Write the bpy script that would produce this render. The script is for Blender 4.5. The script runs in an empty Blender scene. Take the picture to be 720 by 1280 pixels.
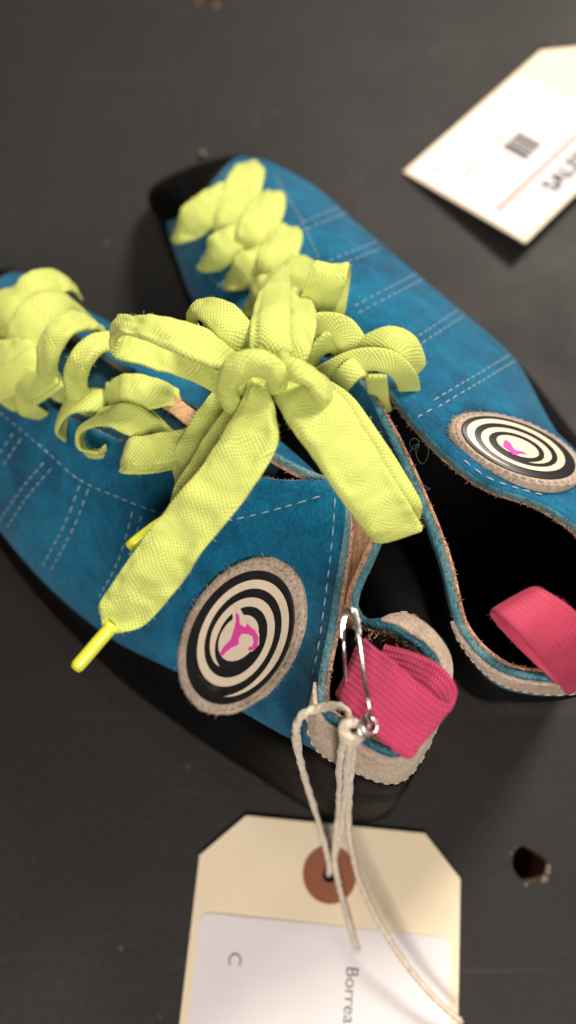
import bpy, math, random
from mathutils import Vector, Matrix, noise
from mathutils.bvhtree import BVHTree
from mathutils.geometry import delaunay_2d_cdt
random.seed(7)
SC = bpy.context.scene
COL = SC.collection
U = 0.01                       # everything below is written in centimetres
# ------------------------------------------------------------------ camera
TH = math.radians(20.0); D0 = 21.0; F = 1000.0
CAM = Vector((0, -D0*math.sin(TH), D0*math.cos(TH)))
FWD = (-CAM).normalized(); RGT = Vector((1, 0, 0)); UPV = RGT.cross(FWD).normalized()
def ray(px, py):
    return (FWD + RGT*((px-360)/F) - UPV*((py-640)/F))
def at(px, py, z=0.0):
    d = ray(px, py)
    return CAM + d*((z-CAM.z)/d.z)
cd = bpy.data.cameras.new('camera'); cam = bpy.data.objects.new('camera', cd); COL.objects.link(cam)
cam.location = CAM*U
cam.rotation_euler = Matrix((RGT, UPV, -FWD)).transposed().to_euler()
cd.sensor_fit = 'VERTICAL'; cd.sensor_height = 36; cd.sensor_width = 36
cd.lens = F/1280*36
cd.clip_start = 0.005; cd.clip_end = 50
cd.dof.use_dof = True; cd.dof.focus_distance = 0.1375; cd.dof.aperture_fstop = 8.2; cd.dof.aperture_blades = 0
SC.camera = cam
SC.cycles.use_denoising = True
SC.cycles.max_bounces = 6
SC.view_settings.view_transform = 'Standard'; SC.view_settings.look = 'None'
SC.view_settings.gamma = 1; SC.view_settings.exposure = 0

# ------------------------------------------------------------------ materials
class N:
    def __init__(s, name):
        s.m = bpy.data.materials.new(name); s.m.use_nodes = True
        s.t = s.m.node_tree; s.n = s.t.nodes; s.b = s.n['Principled BSDF']
    def add(s, t, ins=None, **kw):
        n = s.n.new(t)
        for k, v in kw.items(): setattr(n, k, v)
        for k, v in (ins or {}).items(): s.put(n.inputs[k], v)
        return n
    def put(s, sock, v):
        if isinstance(v, bpy.types.NodeSocket): s.t.links.new(v, sock)
        else: sock.default_value = v
    def math(s, op, a, b=0.0, c=0.0):
        n = s.n.new('ShaderNodeMath'); n.operation = op
        s.put(n.inputs[0], a); s.put(n.inputs[1], b); s.put(n.inputs[2], c)
        return n.outputs[0]
    def ramp(s, fac, stops):
        n = s.n.new('ShaderNodeValToRGB'); s.put(n.inputs[0], fac)
        e = n.color_ramp.elements
        while len(e) < len(stops): e.new(0.5)
        for i, (p, c) in enumerate(stops):
            e[i].position = p; e[i].color = (*c, 1) if len(c) == 3 else c
        return n.outputs[0]
    def mix(s, f, a, b, mode='MIX'):
        n = s.n.new('ShaderNodeMix'); n.data_type = 'RGBA'; n.blend_type = mode
        s.put(n.inputs[0], f)
        s.put(n.inputs[6], a if isinstance(a, bpy.types.NodeSocket) else (*a, 1))
        s.put(n.inputs[7], b if isinstance(b, bpy.types.NodeSocket) else (*b, 1))
        return n.outputs[2]
    def noise(s, scale, detail=4, rough=.55, vec=None, dist=0.0):
        n = s.add('ShaderNodeTexNoise', {'Scale': scale, 'Detail': detail, 'Roughness': rough, 'Distortion': dist})
        s.put(n.inputs['Vector'], vec if vec else s.obj())
        return n.outputs[0]
    def obj(s):
        if not hasattr(s, '_o'): s._o = s.add('ShaderNodeTexCoord')
        return s._o.outputs['Object']
    def uv(s):
        s.obj(); return s._o.outputs['UV']
    def set(s, **kw):
        for k, v in kw.items():
            k = k.replace('_', ' ')
            if isinstance(v, tuple) and len(v) == 3 and k in ('Base Color', 'Sheen Tint', 'Specular Tint'): v = (*v, 1)
            s.put(s.b.inputs[k], v)
        return s
    def bump(s, h, strength, dist, prev=None):
        n = s.add('ShaderNodeBump', {'Height': h, 'Strength': strength, 'Distance': dist})
        if prev: s.put(n.inputs['Normal'], prev)
        s.put(s.b.inputs['Normal'], n.outputs[0])
        return n.outputs[0]

def suede(name, lo, mid, hi, sheen=.25, tint=(.4, .7, .9), bs=.55):
    k = N(name)
    c = k.ramp(k.math('ADD', k.math('MULTIPLY', k.noise(110, 6, .65, dist=.8), .55), k.math('MULTIPLY', k.noise(38, 3, .5, dist=.5), .45)), [(.36, lo), (.5, mid), (.63, hi)])
    f = k.noise(1400, 3, .7)
    c = k.mix(.55, c, k.ramp(f, [(.3, (.45, .45, .45)), (.7, (1.45, 1.45, 1.45))]), 'MULTIPLY')
    k.set(Base_Color=c, Roughness=.92, Specular_IOR_Level=.15, Sheen_Weight=sheen, Sheen_Roughness=.5, Sheen_Tint=tint)
    b = k.bump(f, bs, .0006)
    k.bump(k.noise(260, 4, .6), .5, .0012, b)
    return k.m
M = {}
M['blue'] = suede('blue_suede', (.0022, .062, .135), (.003, .108, .222), (.005, .165, .305))
M['edge'] = suede('suede_cut_edge', (.03, .11, .14), (.07, .20, .24), (.20, .30, .32), bs=.9)
M['grey'] = suede('beige_suede', (.36, .28, .215), (.49, .395, .315), (.60, .50, .41), .2, (1, .9, .8))
M['tan'] = suede('tan_leather', (.48, .28, .15), (.60, .37, .21), (.70, .46, .28), .05, (1, .8, .6), .25)
M['tanedge'] = suede('tan_leather_edge', (.28, .15, .10), (.47, .28, .19), (.62, .42, .31), .1, (1, .8, .6), .9)
M['dark'] = N('interior_shade_black').set(Base_Color=(.006, .006, .006), Roughness=.95, Specular_IOR_Level=.1).m  # black colour stands in for the shade deep inside the shoes
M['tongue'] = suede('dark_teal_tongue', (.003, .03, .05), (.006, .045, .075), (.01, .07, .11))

k = N('black_rubber')
f = k.noise(120, 5, .6)
k.set(Base_Color=k.ramp(k.noise(45, 6, .65), [(.35, (.003, .0028, .0028)), (.62, (.0045, .0042, .0042)), (.82, (.013, .0115, .011))]),
      Roughness=k.ramp(f, [(.3, (.5,)*3), (.75, (.8,)*3)]), Specular_IOR_Level=.08)
k.bump(k.noise(900, 4, .7), .25, .0004)
M['rubber'] = k.m

k = N('black_board_paint')
big = k.noise(9, 5, .6)
c = k.ramp(big, [(.3, (.0108, .0103, .0105)), (.7, (.0165, .0156, .0158))])
c = k.mix(.5, c, k.ramp(k.noise(620, 3, .7), [(.3, (.6,)*3), (.7, (1.5,)*3)]), 'MULTIPLY')
sp = k.noise(230, 2, .5)
c = k.mix(k.math('MULTIPLY', k.math('GREATER_THAN', sp, .745), .35), c, (.16, .13, .11))
st = k.add('ShaderNodeMapping', {'Vector': k.obj(), 'Rotation': (0, 0, math.radians(-38)), 'Scale': (7, 160, 1)})
scr = k.noise(1.0, 3, .5, vec=st.outputs[0])
c = k.mix(k.math('MULTIPLY', k.ramp(scr, [(.68, (0, 0, 0)), (.80, (1, 1, 1))]), .34), c, (.085, .072, .064))
k.set(Base_Color=c, Roughness=k.ramp(k.noise(30, 5, .6), [(.3, (.58,)*3), (.7, (.72,)*3)]), Specular_IOR_Level=.36)
b = k.bump(k.noise(500, 4, .6), .25, .0005)
k.bump(k.noise(60, 3, .5), .22, .002, b)
M['board'] = k.m
M['wood'] = N('raw_plywood').set(Base_Color=(.16, .095, .055), Roughness=.9).m
M['chip'] = N('chipped_paint').set(Base_Color=(.17, .135, .11), Roughness=.9).m

def lace_mat(name, col, dk, cell, bs):
    """flat braid: little diagonal bricks, UV in metres (u along, v across)"""
    k = N(name)
    sx = k.add('ShaderNodeSeparateXYZ', {0: k.uv()})
    wv = k.math('MULTIPLY', k.math('SUBTRACT', k.noise(130, 2, .5), .5), .0035)
    u, v = k.math('ADD', sx.outputs[0], wv), k.math('ADD', sx.outputs[1], k.math('MULTIPLY', wv, .5))
    ku = math.pi/cell
    a = k.math('SINE', k.math('MULTIPLY', k.math('ADD', u, k.math('MULTIPLY', v, .8)), ku))
    b = k.math('SINE', k.math('MULTIPLY', k.math('SUBTRACT', u, k.math('MULTIPLY', v, .8)), ku))
    h = k.math('ABSOLUTE', k.math('MULTIPLY', a, b))
    h = k.math('POWER', h, .5)
    fib = k.noise(1500, 2, .6)
    t = k.math('ADD', k.math('MULTIPLY', h, .75), k.math('MULTIPLY', fib, .25))
    c = k.ramp(t, [(.10, dk), (.55, col)])
    c = k.mix(.35, c, k.ramp(k.noise(110, 4, .6), [(.3, (.8, .8, .75)), (.7, (1.1, 1.1, 1.1))]), 'MULTIPLY')
    k.set(Base_Color=c, Roughness=.8, Specular_IOR_Level=.2, Sheen_Weight=.15, Sheen_Tint=(.9, 1, .5))
    b_ = k.bump(k.noise(75, 3, .5, dist=.6), .28, .0016)
    k.bump(t, bs, .0005, b_)
    return k.m
M['lace'] = lace_mat('neon_yellow_braid', (.605, .685, .185), (.33, .385, .075), .00066, .3)
M['aglet'] = N('yellow_plastic').set(Base_Color=(.70, .74, .06), Roughness=.3, Coat_Weight=.3).m

def web_mat(name, col, dk, bs):
    k = N(name)
    sx = k.add('ShaderNodeSeparateXYZ', {0: k.uv()})
    u, v = sx.outputs[0], sx.outputs[1]
    row = k.math('FLOOR', k.math('MULTIPLY', v, 1/.00092))
    sh = k.math('MULTIPLY', k.math('MODULO', row, 2), .5)
    a = k.math('ABSOLUTE', k.math('SINE', k.math('MULTIPLY', k.math('ADD', k.math('MULTIPLY', u, 1/.0005), sh), math.pi)))
    b = k.math('ABSOLUTE', k.math('SINE', k.math('MULTIPLY', v, math.pi/.00092)))
    t = k.math('POWER', k.math('MULTIPLY', a, k.math('POWER', b, .5)), .6)
    c = k.ramp(t, [(.1, dk), (.6, col)])
    c = k.mix(.5, c, k.ramp(k.noise(160, 4, .6), [(.3, (.75,)*3), (.7, (1.15,)*3)]), 'MULTIPLY')
    k.set(Base_Color=c, Roughness=.62, Specular_IOR_Level=.35, Sheen_Weight=.15, Sheen_Tint=(1, .5, .7))
    k.bump(t, bs, .0006)
    return k.m
M['pink'] = web_mat('pink_webbing', (.48, .038, .115), (.20, .009, .042), .5)
M['pinkflat'] = web_mat('smooth_pink_webbing', (.50, .044, .102), (.40, .033, .078), .25)

def paper(name, col, mott):
    k = N(name)
    c = k.mix(.5, col, k.ramp(k.noise(70, 5, .6), [(.3, (1-mott,)*3), (.7, (1.02,)*3)]), 'MULTIPLY')
    c = k.mix(.18, c, k.ramp(k.noise(2400, 2, .7), [(.25, (.8, .76, .7)), (.6, (1, 1, 1))]), 'MULTIPLY')
    k.set(Base_Color=c, Roughness=.7, Specular_IOR_Level=.3)
    k.bump(k.noise(900, 4, .6), .12, .0003)
    return k.m
M['manila'] = paper('manila_card', (.86, .75, .56), .08)
M['label'] = paper('white_label_paper', (.78, .76, .80), .05)
M['ringc'] = paper('red_brown_card', (.30, .105, .055), .25)
M['ink'] = N('black_ink').set(Base_Color=(.03, .03, .035), Roughness=.7).m
M['greyink'] = N('faded_ink').set(Base_Color=(.28, .26, .26), Roughness=.7).m
M['redink'] = N('pale_red_ink').set(Base_Color=(.50, .27, .24), Roughness=.7).m
k = N('cotton_string')
k.set(Base_Color=k.ramp(k.noise(700, 3, .7), [(.3, (.55, .47, .37)), (.7, (.80, .72, .60))]), Roughness=.9, Specular_IOR_Level=.1, Sheen_Weight=.2)
k.bump(k.noise(2200, 2, .6), .4, .0003)
M['string'] = k.m
k = N('steel_wire')
k.set(Base_Color=(.78, .76, .73), Metallic=1.0, Roughness=k.ramp(k.noise(500, 3, .6), [(.3, (.16,)*3), (.7, (.34,)*3)]))
M['steel'] = k.m
M['thread'] = N('pale_blue_thread').set(Base_Color=(.24, .36, .44), Roughness=.8).m
M['beigethread'] = N('beige_thread').set(Base_Color=(.50, .42, .34), Roughness=.8).m
M['fluff'] = N('loose_fibre').set(Base_Color=(.06, .09, .08), Roughness=.9).m
M['tanfluff'] = N('tan_fibre').set(Base_Color=(.50, .33, .20), Roughness=.9).m
k = N('printed_black')
k.set(Base_Color=k.ramp(k.noise(420, 5, .7), [(.3, (.010, .010, .011)), (.66, (.016, .016, .017)), (.76, (.09, .08, .07))]), Roughness=.45)
M['pblack'] = k.m
k = N('printed_cream')
k.set(Base_Color=k.ramp(k.noise(480, 5, .72), [(.24, (.30, .22, .15)), (.36, (.78, .66, .51)), (.7, (.84, .73, .58))]), Roughness=.5)
M['pcream'] = k.m
M['ppink'] = N('printed_pink').set(Base_Color=(.80, .07, .42), Roughness=.45).m

# ------------------------------------------------------------------ object helpers
def tag(o, label, cat, group=None, kind=None):
    if label: o['label'] = label
    if cat: o['category'] = cat
    if group: o['group'] = group
    if kind: o['kind'] = kind
    return o
def empty(name, loc, label, cat, group=None):
    o = bpy.data.objects.new(name, None); o.location = loc*U; COL.objects.link(o)
    o.empty_display_size = .01
    return tag(o, label, cat, group)
def origin(o):
    p = Vector((0, 0, 0))
    while o: p = p + o.location; o = o.parent
    return p
class MB:
    def __init__(s): s.v = []; s.f = []; s.mi = []; s.uv = {}
    def add(s, verts, faces, mi=0, uvs=None):
        b = len(s.v); s.v += [Vector(v) for v in verts]
        for f in faces:
            s.f.append([b+i for i in f]); s.mi.append(mi)
        if uvs:
            for i, t in enumerate(uvs): s.uv[b+i] = t
    def build(s, name, mats, parent=None, smooth=True, loc=None):
        me = bpy.data.meshes.new(name)
        o = bpy.data.objects.new(name, me); COL.objects.link(o)
        off = Vector((0, 0, 0))
        if parent: o.parent = parent; off = origin(parent)
        elif loc is not None: o.location = loc*U; off = loc*U
        me.from_pydata([v*U-off for v in s.v], [], s.f)
        for m in (mats if isinstance(mats, (list, tuple)) else [mats]): me.materials.append(m)
        for p, i in zip(me.polygons, s.mi): p.material_index = i; p.use_smooth = smooth
        if s.uv:
            l = me.uv_layers.new(name='UVMap')
            for lp in me.loops:
                t = s.uv.get(lp.vertex_index, (0, 0)); l.data[lp.index].uv = (t[0]*U, t[1]*U)
        me.validate(); me.update()
        return o
def cr(p, t, cyc=False):
    """Catmull-Rom through list p at float index t"""
    n = len(p)
    i = int(math.floor(t)); 
    if not cyc: i = max(0, min(i, n-2))
    x = t-i
    g = (lambda j: p[j % n]) if cyc else (lambda j: p[max(0, min(j, n-1))])
    a, b, c, d = g(i-1), g(i), g(i+1), g(i+2)
    if not cyc:
        if i == 0: a = b*2-c
        if i == n-2: d = c*2-b
    return (b*2 + (c-a)*x + (a*2-b*5+c*4-d)*x*x + (b*3-a-c*3+d)*x*x*x)*.5
def smooth_path(pts, n=8):
    pts = [Vector(p) for p in pts]
    return [cr(pts, i/n) for i in range((len(pts)-1)*n+1)]
def frames(path):
    T = [(path[min(i+1, len(path)-1)]-path[max(i-1, 0)]).normalized() for i in range(len(path))]
    ref = Vector((0, 0, 1)) if abs(T[0].z) < .9 else Vector((1, 0, 0))
    nrm = (ref-T[0]*ref.dot(T[0])).normalized(); out = []
    for t in T:
        nrm = (nrm-t*nrm.dot(t)).normalized(); out.append((t, nrm, t.cross(nrm)))
    return out
def tube(mb, path, r, seg=8, mi=0, lobes=0, twist=0.0, cap=True):
    fr = frames(path); V = []; UVs = []; L = 0
    for i, (p, (t, a, b)) in enumerate(zip(path, fr)):
        if i: L += (p-path[i-1]).length
        rr = r(i/(len(path)-1)) if callable(r) else r
        for j in range(seg):
            th = 2*math.pi*j/seg
            q = rr*(1+.22*math.cos(lobes*(th)+twist*L)) if lobes else rr
            V.append(p+(a*math.cos(th)+b*math.sin(th))*q); UVs.append((L, th))
    Fc = []
    n = len(path)
    for i in range(n-1):
        for j in range(seg):
            k2 = (j+1) % seg
            Fc.append([i*seg+j, i*seg+k2, (i+1)*seg+k2, (i+1)*seg+j])
    if cap: Fc.append(list(range(seg))[::-1]); Fc.append([(n-1)*seg+j for j in range(seg)])
    mb.add(V, Fc, mi, UVs)
SECT = [(math.cos(2*math.pi*j/36), math.sin(2*math.pi*j/36)) for j in range(36)]
def strip(mb, cs, ws, th, mi=0, camber=0.0, n=12, fuzz=16, e=.55, wob=0.0, ribs=0.0):
    """flat band: centre points cs, half-width vectors ws (cm); th = thickness"""
    cs = [Vector(c) for c in cs]; ws = [Vector(w) for w in ws]
    P = [cr(cs, i/n) for i in range((len(cs)-1)*n+1)]
    W = [cr(ws, i/n) for i in range((len(cs)-1)*n+1)]
    V = []; UVs = []; L = 0; m = len(P); sd = random.random()*50
    for i in range(m):
        if i: L += (P[i]-P[i-1]).length
        t = (P[min(i+1, m-1)]-P[max(i-1, 0)]).normalized()
        w = W[i]; wd = w.normalized(); nr = wd.cross(t).normalized(); hw = w.length
        for (c, s_) in SECT:
            x = math.copysign(abs(c)**e, c); y = math.copysign(abs(s_)**.75, s_)
            wz = (wob*noise.noise(Vector((L*1.6+sd, x*1.1, 3.1)))+.45*wob*noise.noise(Vector((L*4.2+sd, x*2.1, 7.7)))+.22*wob*noise.noise(Vector((L*9+sd, x*4.5, 1.7)))) if wob else 0
            V.append(P[i] + wd*(x*hw*(1+.06*wob*10*noise.noise(Vector((L*1.3, sd, x))))) + nr*(y*th*.5 + camber*(1-x*x) + wz + (ribs*(math.cos(x*9+sd)+.6*math.cos(x*15+sd*2))*(.35+.65*math.exp(-L/1.6)) if ribs else 0))); UVs.append((L, x*hw))
    Fc = []; q = len(SECT)
    for i in range(m-1):
        for j in range(q):
            k2 = (j+1) % q
            Fc.append([i*q+j, i*q+k2, (i+1)*q+k2, (i+1)*q+j])
    Fc.append(list(range(q))[::-1]); Fc.append([(m-1)*q+j for j in range(q)])
    mb.add(V, Fc, mi, UVs)
    for _ in range(int(L*fuzz)):                    # loose fibres, most of them on the selvedges
        i = random.randrange(m); j = random.choice((0, 1, q-1, q//2, q//2-1, q//2+1, random.randrange(q)))
        p = V[i*q+j]; d = (p-P[i]).normalized()+Vector((random.gauss(0, .5), random.gauss(0, .5), random.gauss(.1, .5)))
        d.normalize(); l_ = random.uniform(.02, .065)
        b = len(mb.v); tube(mb, [p-d*.01, p+d*l_*.6, p+d*l_+Vector((random.gauss(0, .012), random.gauss(0, .012), 0))], lambda x: .0045*(1-.6*x), 3, mi)
def ribbon(mb, pts, th=.15, **kw):
    """pts: (px,py,z, wx,wy[,wz]) - centre pixel + half-width vector in pixels"""
    cs, ws = [], []
    for p in pts:
        px, py, z, wx, wy = p[:5]; wz = p[5] if len(p) > 5 else 0
        a = at(px+wx, py+wy, z+wz); b = at(px-wx, py-wy, z-wz)
        cs.append((a+b)*.5); ws.append((a-b)*.5)
    strip(mb, cs, ws, th, **kw)
def band(mb, pts, w, th=.15, **kw):
    """pts: (px,py,z[,twist deg[,width scale]]) - width square to the run, lying flat when twist is 0"""
    cs = [at(*p[:3]) for p in pts]; ws = []
    prev = None
    for i, p in enumerate(pts):
        t = (cs[min(i+1, len(cs)-1)]-cs[max(i-1, 0)]).normalized()
        up = Vector((0, -.25, 1))
        wd = t.cross(up)
        if wd.length < .2 and prev: wd = prev-t*prev.dot(t)
        wd.normalize()
        if prev and wd.dot(prev) < -.3: wd = -wd
        prev = wd.copy()
        tw = p[3] if len(p) > 3 else 0; sc = p[4] if len(p) > 4 else 1
        wd = Matrix.Rotation(math.radians(tw), 3, t) @ wd
        ws.append(wd*(w*.5*sc))
    strip(mb, cs, ws, th, **kw)

# ------------------------------------------------------------------ the board
def circle(c, r, n, ph=0.0):
    return [Vector((c[0]+r*math.cos(2*math.pi*i/n+ph), c[1]+r*math.sin(2*math.pi*i/n+ph))) for i in range(n)]
def cdt(outer, holes, inner=()):
    pts = list(outer); edges = [(i, (i+1) % len(outer)) for i in range(len(outer))]
    for h in holes:
        b = len(pts); pts += h; edges += [(b+i, b+(i+1) % len(h)) for i in range(len(h))]
    pts += list(inner)
    v, e, f, *_ = delaunay_2d_cdt([Vector((p[0], p[1])) for p in pts], edges, [], 0, 1e-6)
    def inside(p, poly):
        r = False; n = len(poly)
        for i in range(n):
            a, b = poly[i], poly[(i+1) % n]
            if (a[1] > p[1]) != (b[1] > p[1]) and p[0] < (b[0]-a[0])*(p[1]-a[1])/(b[1]-a[1])+a[0]: r = not r
        return r
    out = []
    for t in f:
        c = sum((v[i] for i in t), Vector((0, 0)))/len(t)
        if inside(c, outer) and not any(inside(c, h) for h in holes):
            a = sum(v[t[i]].x*v[t[(i+1) % len(t)]].y-v[t[(i+1) % len(t)]].x*v[t[i]].y for i in range(len(t)))
            out.append(list(t) if a > 0 else list(t)[::-1])
    return v, out
mb = MB()
HB = 70.0
h1 = at(661, 1080); h2 = at(262, -4)
rad = .38
holes = []
for h in (h1, h2):
    holes.append([Vector((h.x+(rad+.03*noise.noise(Vector((a*1.3, h.x, 0))))*math.cos(a), h.y+(rad+.03*noise.noise(Vector((a*1.3, h.x, 2))))*math.sin(a))) for a in [2*math.pi*i/28 for i in range(28)]])
v, f = cdt([Vector((-HB, -HB)), Vector((HB, -HB)), Vector((HB, HB)), Vector((-HB, HB))], holes)
mb.add([(p.x, p.y, 0) for p in v], f)
for hl in holes:
    n = len(hl); c = sum(hl, Vector((0, 0)))/n
    V = [(p.x, p.y, 0) for p in hl]+[(p.x, p.y, -1.7) for p in hl]
    mb.add(V, [[i, (i+1) % n, n+(i+1) % n, n+i][::-1] for i in range(n)], 1)
    mb.add([(p.x, p.y, -1.7) for p in hl], [list(range(n))], 1)
B = [(-HB, -HB), (HB, -HB), (HB, HB), (-HB, HB)]
mb.add([(x, y, 0) for x, y in B]+[(x, y, -1.8) for x, y in B], [[i, i+4, (i+1) % 4+4, (i+1) % 4] for i in range(4)]+[[7, 6, 5, 4]], 0)
board = mb.build('board', [M['board'], M['wood']], smooth=False)
board['kind'] = 'structure'
# chipped paint and crumbs round the bolt hole, one crumb by the far toe
mb = MB()
def crumb(mb, p, r):
    V = []; seg = 6
    for i in range(4):
        ph = math.pi*(i+.5)/4
        for j in range(seg):
            a = 2*math.pi*j/seg
            d = Vector((math.sin(ph)*math.cos(a), math.sin(ph)*math.sin(a), .6*math.cos(ph)))
            V.append(p+d*r*(1+.5*noise.noise(d*2+p*3)))
    mb.add(V, [[i*seg+j, (i+1)*seg+j, (i+1)*seg+(j+1) % seg, i*seg+(j+1) % seg] for i in range(3) for j in range(seg)]+[list(range(seg)), [3*seg+j for j in range(seg)][::-1]])
for a, r in [(-8, .07), (-22, .07), (-44, .08), (-54, .05), (-104, .06), (150, .045), (125, .035)]:
    a = math.radians(a)
    crumb(mb, Vector((h1.x+.44*math.cos(a), h1.y+.44*math.sin(a), -.02)), r)
for a, r in [(-60, .1), (-140, .08)]:
    a = math.radians(a); crumb(mb, Vector((h2.x+.5*math.cos(a), h2.y+.5*math.sin(a), .015)), r)
tag(mb.build('paint_chips', M['chip'], loc=h1), 'pale crumbs of chipped paint around the bolt holes in the black board', 'paint chips', kind='stuff')
mb = MB(); crumb(mb, at(254, 192, .09), .13)
tag(mb.build('crumb', M['chip'], smooth=True, loc=at(254, 192)), 'single pale brown crumb on the board beyond the toe of the far shoe', 'crumb')

# ------------------------------------------------------------------ shoes
NS, NL = 9, 7
def hermite(p, t):
    n = len(p); i = max(0, min(int(math.floor(t)), n-2)); x = t-i
    def tan(k):
        if k == 0: return p[1]-p[0]
        if k == n-1: return p[n-1]-p[n-2]
        m = (p[k+1]-p[k-1])*.5; mx = 1.15*min((p[k+1]-p[k]).length, (p[k]-p[k-1]).length)
        return m*(mx/m.length) if m.length > mx else m
    a, b = p[i], p[i+1]; x2 = x*x; x3 = x2*x
    return a*(2*x3-3*x2+1)+tan(i)*(x3-2*x2+x)+b*(3*x2-2*x3)+tan(i+1)*(x3-x2)
class Hull:
    """closed perimeter (toe - lateral - heel - medial) x five levels (top edge .. sole edge)"""
    def __init__(s, lat, med):
        s.n = len(lat)-1
        rows = lat + med[::-1]                  # lat[0] toe .. lat[n] heel, then med from heel back to toe
        s.rows = [[at(*p) for p in r] for r in rows]
        s.K = len(s.rows)
        s.cen = [sum((r[2] for r in (s.rows[i], s.rows[(-i) % s.K])), Vector())/2 for i in range(s.K)]
    def pt(s, u, l):
        n = len(s.rows[0])
        cols = [cr([r[j] for r in s.rows], u, True) for j in range(n)]
        return hermite(cols, l)
    def nr(s, u, l):
        e = .06
        a = s.pt(u+e, l)-s.pt(u-e, l)
        l0, l1 = max(0, l-e), min(4, l+e)
        b = s.pt(u, l1)-s.pt(u, l0)
        c = a.cross(b)
        if c.length < 1e-9: return Vector((0, 0, 1))
        return c.normalized()
def shell(h, us, ls, o, i, mats=(0, 0, 0, 0), cyc=False, rough=0.0, fo=None, dz=0.0):
    """grid patch of the hull between offsets o (outer) and i (inner), rim closed; mats: outer, inner, top rim, other rims"""
    mb = MB(); A = []; Bn = []
    for a in us:
        for j, l in enumerate(ls(a) if callable(ls) else ls):
            p = h.pt(a, l); n_ = h.nr(a, l)*h.sgn
            q = 0
            if rough and j == 0: q = rough
            jit = Vector((0, 0, 1))*(q*noise.noise(Vector((a*9, 0, o*7))) + q*.7*noise.noise(Vector((a*31, 5, o*3)))) + n_*(q*.6*noise.noise(Vector((a*23, 9, 1))))
            oo = o*(fo(a, l) if fo else 1)
            A.append(p+n_*oo+jit); Bn.append(p+n_*i+jit*.8)
    nl = len(ls(us[0]) if callable(ls) else ls); nu = len(us)
    rng = range(nu if cyc else nu-1)
    b = len(A)
    flip = h.sgn < 0
    def q4(*x): return list(x)[::-1] if flip else list(x)
    V = A+Bn
    fo_ = []; fi = []; ft = []; fr = []
    for x in rng:
        y = (x+1) % nu
        for j in range(nl-1):
            fo_.append(q4(x*nl+j, y*nl+j, y*nl+j+1, x*nl+j+1))
            fi.append(q4(b+x*nl+j+1, b+y*nl+j+1, b+y*nl+j, b+x*nl+j))
        ft.append(q4(x*nl, b+x*nl, b+y*nl, y*nl))
        fr.append(q4(x*nl+nl-1, y*nl+nl-1, b+y*nl+nl-1, b+x*nl+nl-1))
    if not cyc:
        for j in range(nl-1):
            fr.append(q4(j, j+1, b+j+1, b+j)); x = (nu-1)*nl
            fr.append(q4(x+j, b+x+j, b+x+j+1, x+j+1))
    mb.add(V, fo_, mats[0]); mb.f += []; 
    for fs, m in ((fi, mats[1]), (ft, mats[2]), (fr, mats[3])):
        for x in fs: mb.f.append(x); mb.mi.append(m)
    return mb
def lin(a, b, n): return [a+(b-a)*i/n for i in range(n+1)]

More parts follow.
